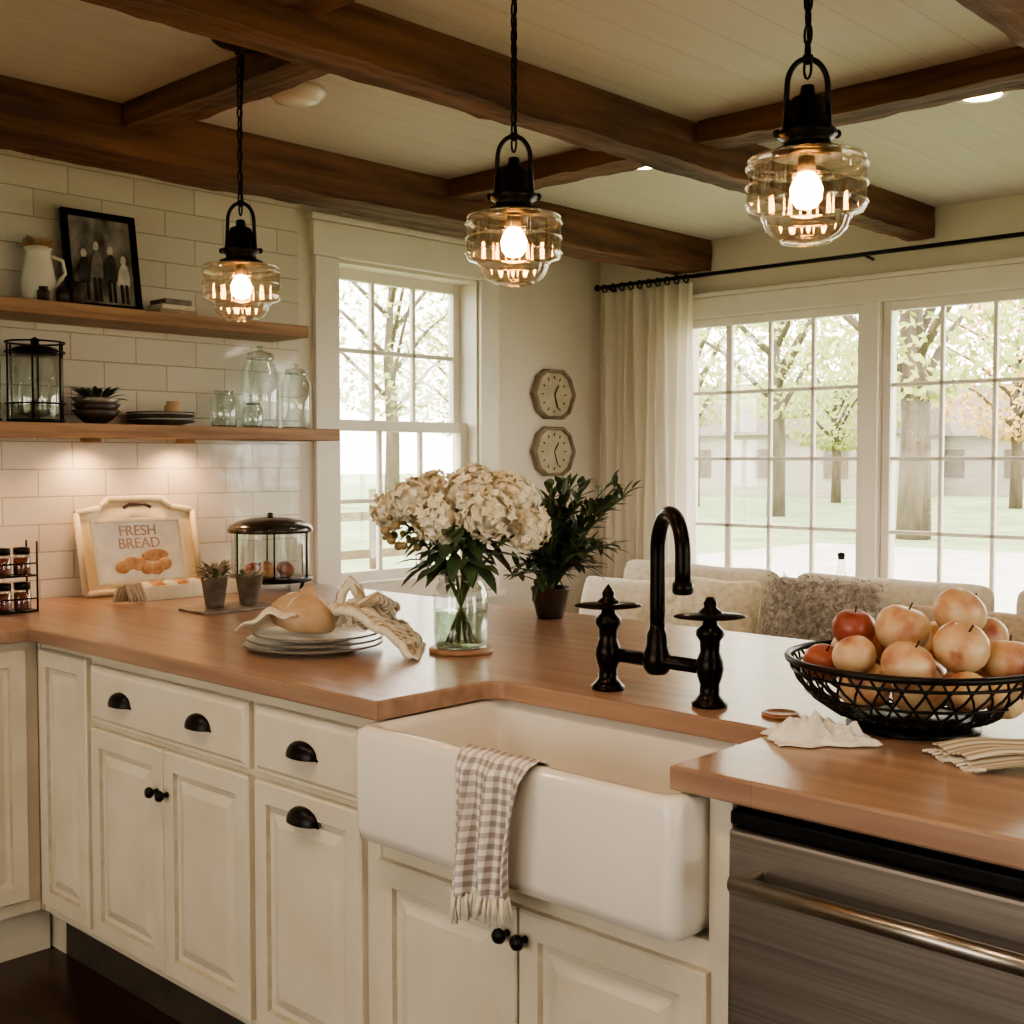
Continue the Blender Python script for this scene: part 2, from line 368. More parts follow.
def cup(b,y,z,w=.048,h=.034,d=.026,x=FX-.019):
    def fn(u,v):
        U=math.pi*u; V=math.pi/2*v
        return (x-d*math.sin(U)*math.cos(V)-.0005,y+w*math.cos(U),z-.012+h*max(0,math.sin(U))**.8*math.sin(V))
    b.grid(fn,16,8,black)
    b.box((x-.003,y-w-.003,z-.014),(x,y+w+.003,z-.008),black)
def knob(b,y,z,x=FX-.019):
    b.lathe([(.006,0),(.005,.012),(.011,.016),(.014,.022),(.011,.029),(0,.031)],(x,y,z),black,16,M=RY(-math.pi/2))
b=B('base_cabinet',(1.75,2.5,0))
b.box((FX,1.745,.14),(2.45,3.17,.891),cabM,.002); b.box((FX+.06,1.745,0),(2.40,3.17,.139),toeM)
panel(b,mpx,2.885,3.15,.17,.872); panel(b,mpx,2.165,2.862,.716,.862,'drawer')
panel(b,mpx,2.516,2.862,.165,.70); panel(b,mpx,2.165,2.511,.165,.70)
panel(b,mpx,1.785,2.142,.716,.862,'drawer'); panel(b,mpx,1.785,2.142,.165,.70)
for y,z in ((2.70,.79),(2.35,.79),(1.965,.79),(1.965,.655)): cup(b,y,z)
knob(b,2.535,.60); knob(b,2.49,.60)
b.done()
b=B('sink_cabinet',(1.75,1.36,0))
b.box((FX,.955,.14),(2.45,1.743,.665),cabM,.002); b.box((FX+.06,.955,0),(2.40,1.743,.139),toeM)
b.box((FX-.003,.955,.14),(2.45,.995,.891),cabM,.002); b.box((1.81,.996,.666),(2.45,1.738,.891),cabM)
panel(b,mpx,1.374,1.738,.165,.622); panel(b,mpx,.99,1.368,.165,.622)
knob(b,1.392,.575); knob(b,1.350,.575); b.done()
b=B('base_cabinet',(.2,3.5,0))
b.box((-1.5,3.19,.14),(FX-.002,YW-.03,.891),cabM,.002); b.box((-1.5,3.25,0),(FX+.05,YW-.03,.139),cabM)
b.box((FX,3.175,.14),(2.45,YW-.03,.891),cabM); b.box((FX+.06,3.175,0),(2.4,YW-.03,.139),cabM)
mpy=lambda u,v,w:(u,3.19-w,v)
for x0 in (.98,.5,.02,-.46,-.94): panel(b,mpy,x0,x0+.455,.18,.87)
b.done()
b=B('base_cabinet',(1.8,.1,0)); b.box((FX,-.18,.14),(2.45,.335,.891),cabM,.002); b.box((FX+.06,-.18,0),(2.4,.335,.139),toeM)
panel(b,mpx,-.16,.31,.165,.87); b.done()
b=B('dishwasher',(1.75,.64,0))
b.box((FX+.005,.34,.10),(2.05,.953,.888),black,.002); b.box((FX+.07,.345,0),(2.0,.948,.10),black)
b.box((FX-.018,.345,.855),(FX+.006,.950,.876),black,.004)
b.box((FX-.022,.345,.13),(FX+.006,.950,.85),steelD,.006)
b.tube([(FX-.065,.352,.79),(FX-.065,.915,.79)],.0125,steel,16)
for y in (.365,.900): b.box((FX-.07,y-.012,.779),(FX-.02,y+.012,.801),steel,.004)
b.done()

# ---------------------------------------------------------------- shelves
b=B('floating_shelf',(1,3.7,1.48)); b.box((-1.2,3.55,1.452),(2.81,YW-.013,1.495),shelfM,.003)
pk=((1.90,3.70),(2.25,3.70),(1.45,3.70))
for x,y in pk:
    b.lathe_open([(.034,1.452),(.034,1.437),(.031,1.437),(.031,1.449)],(x,y,0),shelfM,20); b.lathe([(0,1.4495),(.031,1.4495),(.031,1.451)],(x,y,0),puckM,20)
sh=b.done()
for x,y in pk: lamp('shelf_downlight','SPOT',(x,y,1.435),5.5,'#ffc894',sh,.02,150,.8)
b=B('floating_shelf',(1,3.7,1.85)); b.box((-1.2,3.55,1.822),(2.67,YW-.013,1.865),shelfM,.003); b.done()

# ---------------------------------------------------------------- pendants
def pendant(x,y):
    b=B('pendant_light',(x,y,CH))
    b.lathe([(0,CH-.001),(.062,CH-.001),(.064,CH-.012),(.05,CH-.022),(.015,CH-.03),(.008,CH-.045),(0,CH-.045)],(x,y,0),black,28)
    top=1.995; zz=CH-.04; k=0
    while zz>top-.005:
        ax=Vector((1,0,0)) if k%2 else Vector((0,1,0))
        pts=[Vector((x,y,zz-.014))+ax*.006*math.cos(a)+Vector((0,0,.016*math.sin(a))) for a in [2*math.pi*i/12 for i in range(12)]]
        b.tube(pts,.0022,black,6,closed=True); zz-=.025; k+=1
    b.tube([(x+.012,y,CH-.04),(x+.009,y+.008,2.2),(x+.003,y,top)],.003,black,6)
    R=CR; pts=[]
    for i in range(25):
        a=math.pi*i/24; pts.append(Vector((x,y,1.948))+R*.031*math.cos(a)+Vector((0,0,.042*math.sin(a))))
    pts=[Vector((x,y,1.885))+R*.034]+pts+[Vector((x,y,1.885))-R*.034]
    b.tube(pts,.0045,black,8)
    b.lathe([(0,1.998),(.008,1.995),(.010,1.985),(0,1.98)],(x,y,0),black,12)
    b.lathe([(0,1.952),(.010,1.949),(.012,1.935),(.024,1.930),(.028,1.92),(.028,1.905),(.031,1.902),(.031,1.885),(.044,1.881),(.046,1.873),(.036,1.867),(.036,1.858),(.052,1.852),(.052,1.843),(.02,1.843),(.0,1.843)],(x,y,0),black,28)
    for s in (1,-1): b.sphere(Vector((x,y,1.877))+R*.046*s,.007,black,10,6)
    b.lathe_open([(.048,1.846),(.070,1.843),(.086,1.838),(.090,1.832),(.090,1.824)],(x,y,0),glassP,72)
    b.lathe_open([(.090,1.824),(.090,1.81),(.090,1.79),(.090,1.772)],(x,y,0),glassP,120,scal=.05,ns=20)
    b.lathe_open([(.090,1.772),(.090,1.765),(.086,1.758),(.070,1.753),(.066,1.748)],(x,y,0),glassP,72)
    b.lathe_open([(.066,1.748),(.062,1.734),(.052,1.722),(.038,1.715),(.018,1.712),(0,1.711)],(x,y,0),glassP,120,scal=.04,ns=20)
    for r_,zz in ((.0905,1.826),(.0905,1.798),(.0905,1.770),(.067,1.750),(.087,1.838),(.037,1.715)): b.tube(circ((x,y,zz),r_,48),.0022,glassP,6,closed=True)
    b.lathe([(0,1.843),(.013,1.841),(.014,1.818)],(x,y,0),greyM,16)
    b.lathe([(.012,1.818),(.019,1.808),(.025,1.793),(.023,1.777),(.014,1.766),(0,1.762)],(x,y,0),bulbM,20)
    b.done()
for x,y in ((1.645,2.45),(1.665,1.575),(1.655,.95)): pendant(x,y)
def can(x,y,e=32):
    b=B('recessed_light',(x,y,CH)); b.lathe([(0,CH-.001),(.075,CH-.001),(.075,CH-.005),(.055,CH-.006),(.055,CH-.003),(0,CH-.003)],(x,y,0),trimM,28)
    b.lathe([(0,CH-.0035),(.052,CH-.0035),(.050,CH-.0055),(0,CH-.006)],(x,y,0),canM,24); o=b.done()
    lamp('downlight_lamp','SPOT',(x,y,CH-.012),e,'#ffe2c2',o,.05,140,.7)
for p in ((3.30,1.36,22),(3.285,2.505,22),(.6,1.5,50),(.6,.2,50),(-.9,1.5),(-.9,-.9),(.9,-1.3),(2.4,-1.2),(.5,2.6,46),(3.9,.2,22)): can(*p)  # opening pair are ceiling fittings; the rest are added, unseen fill lights
b=B('smoke_detector',(1.98,2.64,CH)); b.lathe([(0,CH-.001),(.078,CH-.001),(.080,CH-.015),(.066,CH-.024),(.06,CH-.034),(.035,CH-.04),(0,CH-.041)],(1.98,2.68,0),white,28); b.done()

# ---------------------------------------------------------------- faucet
fx=1.83; y1_,y2_=1.476,1.238; yc=1.357
b=B('bridge_faucet',(fx,yc,.93))
for y in (y1_,y2_):
    b.lathe([(0,.9301),(.032,.9301),(.034,.936),(.026,.944),(.019,.952),(.018,.97),(.023,.985),(.026,1.0),(.024,1.015),(.018,1.03),(.019,1.05),(.026,1.06),(.026,1.07),(.015,1.08),(.012,1.095),(.013,1.10),(0,1.104)],(fx,y,0),bronze,24)
    M=Matrix.Rotation(math.atan2(CR.y,CR.x),4,'Z')
    b.sphere((fx,y,1.095),(.068,.034,.008),bronze,28,10,M=M)
    b.lathe([(.03,1.096),(.020,1.106),(.012,1.112),(.013,1.120),(.007,1.130),(0,1.138 if y==y1_ else 1.120)],(fx,y,0),bronze,16)
b.tube([(fx,y1_,1.0),(fx,yc,1.0),(fx,y2_,1.0)],.0135,bronze,16)
b.lathe([(0,.972),(.018,.975),(.026,.985),(.029,1.0),(.026,1.015),(.021,1.03),(.020,1.05),(.0155,1.06),(.015,1.07)],(fx,yc,0),bronze,24)
d=Vector((-.08,-.12,0)).normalized(); r=.066
c=Vector((fx,yc,1.212))+d*r
pts=[Vector((fx,yc,1.0)),Vector((fx,yc,1.1)),Vector((fx,yc,1.18))]+[c-d*r*math.cos(a)+Vector((0,0,r*1.05*math.sin(a))) for a in [math.pi*i/20 for i in range(21)]]+[c+d*r+Vector((0,0,-.03)),c+d*r+Vector((0,0,-.058))]
b.tube(pts,.0145,bronze,18)
e=c+d*r
b.lathe([(.0145,0),(.019,-.004),(.019,-.02),(.015,-.024),(.0,-.024)],(e.x,e.y,e.z-.048),bronze,18)
b.done()
b=B('wooden_drain_cap',(1.843,1.097,.93)); b.lathe([(0,.9301),(.034,.9301),(.034,.935),(.028,.938),(.024,.935),(0,.935)],(1.843,1.097,0),noisy('cap_wood','#7b4c30','#9b6544',(20,20,20),.4),28); b.done()

# ---------------------------------------------------------------- sink towel
def gingham():
    m,nt,bs=newmat('gingham_cloth')
    tc=nt.nodes.new('ShaderNodeTexCoord'); sx=nt.nodes.new('ShaderNodeSeparateXYZ'); nt.links.new(tc.outputs['Object'],sx.inputs[0])
    a=math_(nt,'GREATER_THAN',math_(nt,'FRACT',math_(nt,'MULTIPLY',sx.outputs[1],62)),.5)
    c=math_(nt,'GREATER_THAN',math_(nt,'FRACT',math_(nt,'MULTIPLY',sx.outputs[2],56)),.5)
    f=math_(nt,'MULTIPLY',math_(nt,'ADD',a,c),.5)
    nt.links.new(ramp(nt,f,[(0,'#d9d2c7'),(.5,'#b2a79f'),(1,'#8b8079')]),bs.inputs['Base Color']); bs.inputs['Roughness'].default_value=.95
    return m
gm=gingham()
b=B('dish_towel',(1.39,1.37,.8))
def tw(u,v):
    path=[(1.452,.82),(1.448,.86),(1.437,.892),(1.415,.8995),(1.391,.894),(1.379,.87),(1.376,.80),(1.374,.73),(1.371,.685)]
    s=v*(len(path)-1); i=min(int(s),len(path)-2); t=s-i
    x=path[i][0]*(1-t)+path[i+1][0]*t; z=path[i][1]*(1-t)+path[i+1][1]*t
    w=.5*(.17-.035*v); cy=1.352+.008*v
    y=cy+w*(2*u-1)+.005*math.sin(v*9+u*4)
    fold=.017*math.sin(u*15+v*2.5)+.007*math.sin(u*33+v)
    amt=min(1,max(.2,(v-.4)*2.2))
    x-=(fold+.024)*amt*.75+.001
    if v>.6: z-=.022*u*(v-.6)/.4 + .012*math.sin(u*9)*(v-.6)
    return (x,y,z)
b.grid(tw,70,64,gm)
for i in range(28):
    u=i/27; x,y,z=tw(u,1)
    j=random.uniform(-.006,.006); b.tube([(x,y,z+.003),(x-.002,y+j,z-.018),(x,y+j*1.6,z-.032-random.random()*.014)],[.0018,.0026,.0012],cream,5)
b.done(solid=.0025)

# ---------------------------------------------------------------- fruit bowl
bc=Vector((1.926,.893,0))
b=B('wire_fruit_bowl',(bc.x,bc.y,.93))
prof=[(.098,.947),(.13,.955),(.165,.978),(.192,1.008),(.208,1.044)]
def ip(t):
    s=t*(len(prof)-1); i=min(int(s),len(prof)-2); k=s-i; return prof[i][0]*(1-k)+prof[i+1][0]*k, prof[i][1]*(1-k)+prof[i+1][1]*k
b.tube(circ((bc.x,bc.y,1.044),.208,48),.006,black,8,closed=True)
b.tube(circ((bc.x,bc.y,1.026),.201,48),.003,black,6,closed=True)
b.tube(circ((bc.x,bc.y,.990),.178,48),.0025,black,6,closed=True)
b.tube(circ((bc.x,bc.y,.947),.098,40),.004,black,8,closed=True)
b.lathe([(.088,.9302),(.108,.9302),(.110,.934),(.100,.94),(.094,.947),(.088,.947),(.088,.9302)],(bc.x,bc.y,0),black,40)
b.lathe([(0,.944),(.098,.944),(.098,.948),(0,.948)],(bc.x,bc.y,0),black,40)
for i in range(36):
    for sg in (1,-1):
        pts=[]
        for k in range(9):
            r_,z_=ip(k/8); a=2*math.pi*i/36+sg*.42*k/8; pts.append((bc.x+r_*math.cos(a),bc.y+r_*math.sin(a),z_))
        b.tube(pts,.0023,black,5)
b.done()
def fruit_mat():
    m,nt,bs=newmat('blush_fruit'); v=coords(nt,(14,14,14))
    t=nt.nodes.new('ShaderNodeTexNoise'); t.inputs['Scale'].default_value=1.1; t.inputs['Detail'].default_value=6; nt.links.new(v,t.inputs['Vector'])
    nt.links.new(ramp(nt,t.outputs['Fac'],[(.42,'#d4bb92'),(.56,'#c79c76'),(.68,'#9c5845')]),bs.inputs['Base Color'])
    bs.inputs['Roughness'].default_value=.35; return m
frM=fruit_mat(); frR=noisy('red_fruit','#84392f','#ad6650',(9,9,9),.35)
b=B('apples',(bc.x,bc.y,1.0))
AP=[(-.115,.05,1.058,.036),(-.043,.098,1.05,.043),(.050,.078,1.076,.045),(-.020,.0,1.095,.046),(-.088,-.05,1.09,.037),(.085,-.025,1.119,.045),(.137,.055,1.046,.045),
(.142,-.06,1.07,.041),(.042,.135,1.015,.034),(-.148,-.02,1.035,.034),(0,-.11,1.06,.045),(.075,-.13,1.05,.043),(0,.03,.995,.045),(-.085,.01,1.0,.044),(.088,.0,.995,.044),(-.06,-.09,1.0,.044),(.03,-.06,1.0,.043),(.105,.12,1.0,.034),(-.07,-.14,1.035,.035)]
for i,(r_,t_,z_,R_) in enumerate(AP):
    c=bc+CR*r_-CF*t_; M=Matrix.Rotation(random.uniform(-.7,.7),4,'X')@Matrix.Rotation(random.uniform(-.7,.7),4,'Y')
    pr=[]
    for k in range(15):
        a=math.pi*k/14; rad=R_*math.sin(a)*(1+.04*math.cos(a)); zz=R_*(.92*math.cos(a)-.16*math.exp(-(a/.35)**2)+.10*math.exp(-((math.pi-a)/.3)**2))
        pr.append((max(rad,0),zz))
    b.lathe(pr[::-1],(c.x,c.y,z_),frR if i in (4,9) else frM,22,M=M)
    b.tube([c+Vector((0,0,z_))+M@Vector((0,0,R_*.74)),c+Vector((0,0,z_))+M@Vector((.003,0,R_*1.05))],.0016,darkbrown,5)
b.done()
b=B('crumpled_napkin',(1.74,.965,.93))
def nap(u,v):
    x=(u-.5)*.155; y=(v-.5)*.10; e=(1-(2*u-1)**4)*(1-(2*v-1)**4)
    n=noise.noise(Vector((u*4,v*4,3)))+.6*noise.noise(Vector((u*9,v*9,8)))
    r=Vector((1.725,.955,0))+CR*(x*(1+.25*noise.noise(Vector((v*5,1,u*2)))))-CF*(y*(1+.25*noise.noise(Vector((u*5,4,1)))))
    return (r.x,r.y,.9325+max(0,.015+.045*n)*e)
b.grid(nap,30,30,paperM,False); b.done(solid=.0015)
def stripes():
    m,nt,bs=newmat('woven_stripe')
    tc=nt.nodes.new('ShaderNodeTexCoord'); sx=nt.nodes.new('ShaderNodeSeparateXYZ'); nt.links.new(tc.outputs['Object'],sx.inputs[0])
    f=math_(nt,'FRACT',math_(nt,'MULTIPLY',math_(nt,'ADD',sx.outputs[0],sx.outputs[1]),60))
    nt.links.new(ramp(nt,f,[(.3,'#cfc3ae'),(.7,'#96856e')]),bs.inputs['Base Color']); bs.inputs['Roughness'].default_value=.95
    bump(nt,bs,f,.5,.003); return m
wv=stripes()
b=B('woven_placemat',(1.79,.68,.93))
def pm(u,v): 
    r=Vector((1.80,.655,0))+CR*((u-.5)*.24)-CF*((v-.5)*.13)+CR*.03*v; return (r.x,r.y,.9345+.010*math.sin(u*3.1)+.003*math.sin(v*14)+.002)
b.grid(pm,24,16,wv)
b.grid(lambda u,v:(lambda p:(p[0],p[1],p[2]+.008+.003*math.sin(u*8)))(pm(u*.9,v*.7)),24,16,wv)
for i in range(16):
    p=Vector(pm(0,i/15)); b.tube([p,p-CR*.014+Vector((0,0,-.002))],.0016,cream,5)
b.done(solid=.003)

# ---------------------------------------------------------------- flowers
vc=Vector((1.947,2.013,.93))
b=B('wood_coaster',tuple(vc)); b.lathe([(0,.9301),(.074,.9301),(.076,.936),(.074,.941),(0,.941)],(vc.x,vc.y,0),shelfM,32); b.done()
b=B('flower_vase_with_hydrangeas',tuple(vc)); z0=.942
b.lathe_open([(0,z0),(.056,z0),(.062,z0+.006),(.064,z0+.03),(.064,z0+.12),(.058,z0+.145),(.05,z0+.155),(.053,z0+.168),(.056,z0+.172)],(vc.x,vc.y,0),glassC,32)
b.tube(circ((vc.x,vc.y,z0+.172),.056),.0025,glassC,6,closed=True)
b.tube(circ((vc.x,vc.y,z0+.004),.058),.004,glassC,6,closed=True)
b.lathe([(.0,z0+.004),(.058,z0+.006),(.060,z0+.03),(.060,z0+.085),(.0,z0+.085)],(vc.x,vc.y,0),glassm('water','#e2ecdf',.05),28)
balls=[(-.165,0,1.262,.042),(-.105,.03,1.285,.050),(-.06,-.03,1.305,.050),(-.045,.075,1.245,.055),(.02,.05,1.30,.057),(.065,.085,1.258,.058),(.125,.02,1.285,.053),(.158,.03,1.225,.050),(.03,-.06,1.318,.050),(.10,-.07,1.305,.050),(-.13,-.07,1.28,.044)]
def leaf(b,p,d,l,w,mat,curl=.2):
    d=d.normalized(); s=d.cross(Vector((0,0,1)))
    s=s.normalized() if s.length>.01 else Vector((1,0,0)); n=s.cross(d)
    P=[]
    for t,ww in ((0,.05),(.25,.8),(.5,1),(.75,.7),(1,.02)):
        q=p+d*l*t+Vector((0,0,-curl*l*t*t))
        P+=[q-s*w*ww*.5+n*w*.12*ww,q,q+s*w*ww*.5+n*w*.12*ww]
    fs=[]
    for i in range(4):
        for k in range(2): fs.append([i*3+k,i*3+k+1,(i+1)*3+k+1,(i+1)*3+k])
    b.raw(P,fs,mat,True)
for (r_,t_,z_,R_) in balls:
    c=Vector((vc.x,vc.y,0))+CR*r_-CF*t_; c.z=z_
    b.sphere(c,R_*.76,petalM,16,10,disp=.1)
    for i in range(150):
        th=random.random()*6.283; cz=random.uniform(-1,1); sz=math.sqrt(1-cz*cz)
        n=Vector((math.cos(th)*sz,math.sin(th)*sz,cz)); lump=1+.10*noise.noise(n*2.6+c*9)
        n2=(n+Vector((random.uniform(-.35,.35),random.uniform(-.35,.35),random.uniform(-.35,.35)))).normalized()
        s=n2.orthogonal().normalized(); s=(Matrix.Rotation(random.random()*6,3,n2)@s); w=n2.cross(s)
        o=c+n*R_*random.uniform(.84,1.04)*lump; q=.0115*R_/.05
        for m4 in range(4):
            a=m4*math.pi/2; d1=s*math.cos(a)+w*math.sin(a); d2=s*math.cos(a+math.pi/2)+w*math.sin(a+math.pi/2); dd=(d1+d2).normalized()
            b.raw([o,o+d1*q*.65+n2*.003,o+dd*q*1.15+n2*.005,o+d2*q*.65+n2*.003],[[0,1,2,3]],petalM)
    base=Vector((vc.x,vc.y,z0+.01))-(c-Vector((vc.x,vc.y,c.z)))*.22
    neck=Vector((vc.x,vc.y,z0+.165))+(c-Vector((vc.x,vc.y,c.z)))*.18
    b.tube([base,neck,(neck+c)/2+Vector((0,0,.02)),c],.0035,stemM,6)
for i in range(90):
    a=random.random()*6.283; r_=random.uniform(.03,.13); p=Vector((vc.x+r_*.6*math.cos(a),vc.y+r_*.6*math.sin(a),random.uniform(1.13,1.25)))
    leaf(b,p,Vector((math.cos(a),math.sin(a),random.uniform(-.5,.5))),random.uniform(.06,.10),random.uniform(.03,.045),leafM,.35)
berry=noisy('berry','#8a7a55','#a9956f',(20,20,20),.6)
for i in range(26):
    c=Vector((vc.x,vc.y,0))+CR*random.uniform(-.18,-.08)-CF*random.uniform(-.05,.07); c.z=random.uniform(1.18,1.25)
    b.sphere(c,random.uniform(.006,.011),berry,8,6)
b.done(recalc=False)
pc=Vector((2.545,2.265,.93))
b=B('potted_olive_plant',tuple(pc))
b.lathe([(0,.9301),(.035,.9301),(.04,.94),(.048,.98),(.054,1.01),(.057,1.015),(.054,1.02),(.048,1.015),(.042,1.0),(0,1.0)],tuple((pc.x,pc.y,0)),darkbrown,28)
for i in range(60):
    a=random.random()*6.283; sp=random.uniform(.03,.175); h=random.uniform(.04,.32)
    tip=Vector((pc.x,pc.y,1.0+h))+Vector((math.cos(a),math.sin(a),0))*sp+CR*.06*(h/.32+.2)
    s0=Vector((pc.x,pc.y,1.0)); mid=s0.lerp(tip,.5)+Vector((0,0,.04))
    P=[s0,s0.lerp(mid,.6)+Vector((0,0,.01)),mid,mid.lerp(tip,.5)+Vector((0,0,.01)),tip]
    b.tube(P,.0025,stemM,5)
    for k in range(15):
        t=.2+.8*k/14; s=t*4; j=min(int(s),3); p=P[j].lerp(P[j+1],s-j); ax=(P[j+1]-P[j]).normalized()
        dd=(ax*.8+Vector((random.uniform(-1,1),random.uniform(-1,1),random.uniform(-.4,.8)))).normalized()
        leaf(b,p,dd,random.uniform(.045,.07),random.uniform(.018,.027),leafM,.15)
b.done(recalc=False)

# ---------------------------------------------------------------- plates + bread roll + napkins
pc=Vector((1.735,2.30,0))
b=B('plate_stack',(pc.x,pc.y,.93))
def plate(b,c,z,R,mat,rim=None):
    b.lathe([(0,z),(R*.55,z),(R*.62,z+.004),(R*.95,z+.013),(R,z+.016),(R*.985,z+.0185),(R*.93,z+.016),(R*.62,z+.0075),(0,z+.006)],(c[0],c[1],0),mat,48)
    if rim: b.tube(circ((c[0],c[1],z+.0172),R*.992,48),.0022,rim,6,closed=True)
for i,R in enumerate((.165,.160,.15)): plate(b,(pc.x+.004*i,pc.y-.003*i),.9301+.0125*i,R,white,greyM)
b.done()
b=B('bread_roll',(pc.x-.03,pc.y+.03,.98))
M=Matrix.Rotation(math.radians(10),4,CF)
g0=Vector((pc.x-.005,pc.y+.025,1.014))
b.lathe([(0,-.043),(.04,-.042),(.072,-.032),(.084,-.012),(.080,.010),(.062,.030),(.036,.042),(.022,.048),(.018,.058),(.010,.066),(0,.068)],g0,gourdM,32,M=M)
for k in range(4):
    a=k*math.pi/2+.3; b.tube([g0+M@Vector((.03*math.cos(a),.03*math.sin(a),.046)),g0+M@Vector((.055*math.cos(a),.055*math.sin(a),.036)),g0+M@Vector((.076*math.cos(a),.076*math.sin(a),.014))],[.001,.003,.001],cream,6)
b.done()
b=B('cloth_napkin',(pc.x-.05,pc.y+.1,.98))
def nk(u,v):
    r=pc+CR*(-.165+.14*u)+CF*(-.085+.13*v)+CR*.03*v; h=.035*math.sin(math.pi*u)*(.5+.5*math.sin(v*5))+.03*u*(1-v)
    return (r.x,r.y,.986+max(0,h)+.006*math.sin(u*14+v*6))
b.grid(nk,30,20,cream); b.done(solid=.004)
b=B('knotted_woven_napkin',(1.84,2.16,.95))
for i in range(11):
    o=(i-5)*.0125; ph=i*1.3
    P=[Vector((1.790,2.245,.992))+CR*o*.8,Vector((1.805,2.220,1.045))+CR*o*1.1+Vector((0,0,-abs(o)*.3)),Vector((1.815,2.185,1.035))+CR*o*.9+CF*o*1.1,Vector((1.833,2.142,.995))+CF*o*1.6,Vector((1.853,2.105,.965))+CF*o*1.7,Vector((1.863,2.080,.943))+CF*o*1.8]
    Q=[]
    for j in range(len(P)-1):
        for k in range(6):
            t=k/6; q=P[j].lerp(P[j+1],t); s=(j*6+k)*.8+ph; Q.append(q+Vector((math.cos(s)*.005,math.sin(s)*.005,math.sin(s*1.3)*.006)))
    Q.append(P[-1]); b.tube(Q,.0095,wv if i%3 else cream,8)
    for k in range(4):
        e=P[-1]; b.tube([e,e+CR*.018+CF*random.uniform(-.012,.012)+Vector((0,0,-.009))],[.004,.0015],cream,5)
b.tube([(1.785,2.185,1.04),(1.81,2.15,1.06),(1.84,2.155,1.045),(1.86,2.19,1.01),(1.82,2.21,.99),(1.79,2.20,1.01)],.015,wv,10,closed=True)
b.tube([(1.785,2.275,1.0),(1.785,2.255,1.06),(1.80,2.235,1.095),(1.81,2.22,1.07),(1.81,2.205,1.03)],.013,wv,10)
b.tube([(1.775,2.26,1.0),(1.78,2.24,1.07),(1.795,2.23,1.085),(1.81,2.215,1.05)],.011,cream,10)
b.done()

# ---------------------------------------------------------------- back-left counter items
b=B('wooden_serving_tray',(2.07,3.7,.93))
Mx=TR((2.085,3.70,.935))@RX(math.radians(-13))
ivory=noisy('ivory_wood','#c8bb9e','#d8cdb5',(20,3,3),.6)
pl=[(-.215,0),(.215,0),(.215,.27),(.13,.285),(.10,.315),(-.10,.315),(-.13,.285),(-.215,.27)]
b.prism([(x,z) for x,z in pl],-.006,.006,ivory,.002,M=Mx@RX(math.pi/2))
for k in range(8):
    a=pl[k]; c=pl[(k+1)%8]; b.tube([Mx@Vector((a[0],-.012,a[1]+.004)),Mx@Vector((c[0],-.012,c[1]+.004))],.011,ivory,8)
b.tube([Mx@Vector((x,-.026,z)) for x,z in ((-.05,.285),(-.03,.297),(.03,.297),(.05,.285))],.006,darkbrown,8)
b.done()
b=B('bakery_sign',(2.05,3.62,.96))
Mx=TR((2.04,3.625,.977))@RX(math.radians(-14))
b.box((-.155,-.008,0),(.155,.008,.205),paperM,.003,M=Mx)
for lo,hi in (((-.165,-.014,-.006),(.165,-.006,.006)),((-.165,-.014,.2),(.165,-.006,.212)),((-.165,-.014,0),(-.153,-.006,.206)),((.153,-.014,0),(.165,-.006,.206))): b.box(lo,hi,ivory,.002,M=Mx)
brd=noisy('bread_crust','#a0714c','#c79f73',(30,30,30),.7)
for k in range(6): b.sphere(Mx@Vector((-.07+.03*k,-.012,.05+.012*math.sin(k*1.3))),(.028,.006,.022),brd,12,8)
b.sphere(Mx@Vector((.05,-.012,.085)),(.05,.004,.02),brd,12,8)
o=b.done()
tx=bpy.data.curves.new('sign_text','FONT'); tx.body='FRESH\nBREAD'; tx.size=.05; tx.space_line=.85; tx.extrude=.001; tx.align_x='CENTER'; to=bpy.data.objects.new('lettering',tx); S.collection.objects.link(to)
tx.materials.append(noisy('faded_red_ink','#a07c6c','#b59383',(10,10,10),.8)); to.parent=o
to.matrix_parent_inverse=TR(o.location).inverted(); to.matrix_basis=Mx@TR((0,-.0095,.155))@RX(math.pi/2)
b=B('wooden_crate',(2.08,3.5,.93))
x0,x1=1.93,2.31
b.box((x0,3.47,.9301),(x1,3.60,.938),ivory,.002)
for lo,hi in (((x0,3.47,.9381),(x1,3.48,.975)),((x0,3.59,.9381),(x1,3.60,.965)),((x0,3.48,.9381),(x0+.01,3.59,.975)),((x1-.01,3.48,.9381),(x1,3.59,.975))): b.box(lo,hi,ivory,.002)
for k in range(7): b.sphere((x0+.06+.045*k,3.535,.965),(.03,.03,.02),brd if k%2 else cream,12,8,disp=.2)
b.done()
b=B('twine_bundle',(1.88,3.45,.93))
for k in range(5): b.tube([(1.84+.012*k,3.45,.939),(1.85+.012*k,3.44,.985),(1.87+.012*k,3.43,.992),(1.885+.012*k,3.425,.939)],.007,tanM,8)
b.done()
cx,cy=2.46,3.50
b=B('glass_cloche',(cx,cy,.93))
for k in range(4):
    a=k*math.pi/2+.4; b.tube([(cx+.12*math.cos(a),cy+.12*math.sin(a),.934),(cx+.13*math.cos(a),cy+.13*math.sin(a),.96)],.006,black,8)
b.lathe([(0,.958),(.143,.958),(.147,.965),(.143,.971),(0,.969)],(cx,cy,0),black,40)
b.lathe_open([(.133,.971),(.135,1.03),(.135,1.13)],(cx,cy,0),glassC,40)
b.lathe([(.146,1.128),(.148,1.138),(.140,1.152),(.11,1.168),(.065,1.178),(.015,1.182),(.008,1.184),(.012,1.19),(.008,1.196),(0,1.197)],(cx,cy,0),noisy('smoked_dome','#3a3733','#4b4742',(10,10,10),.2,metal=.6),40)
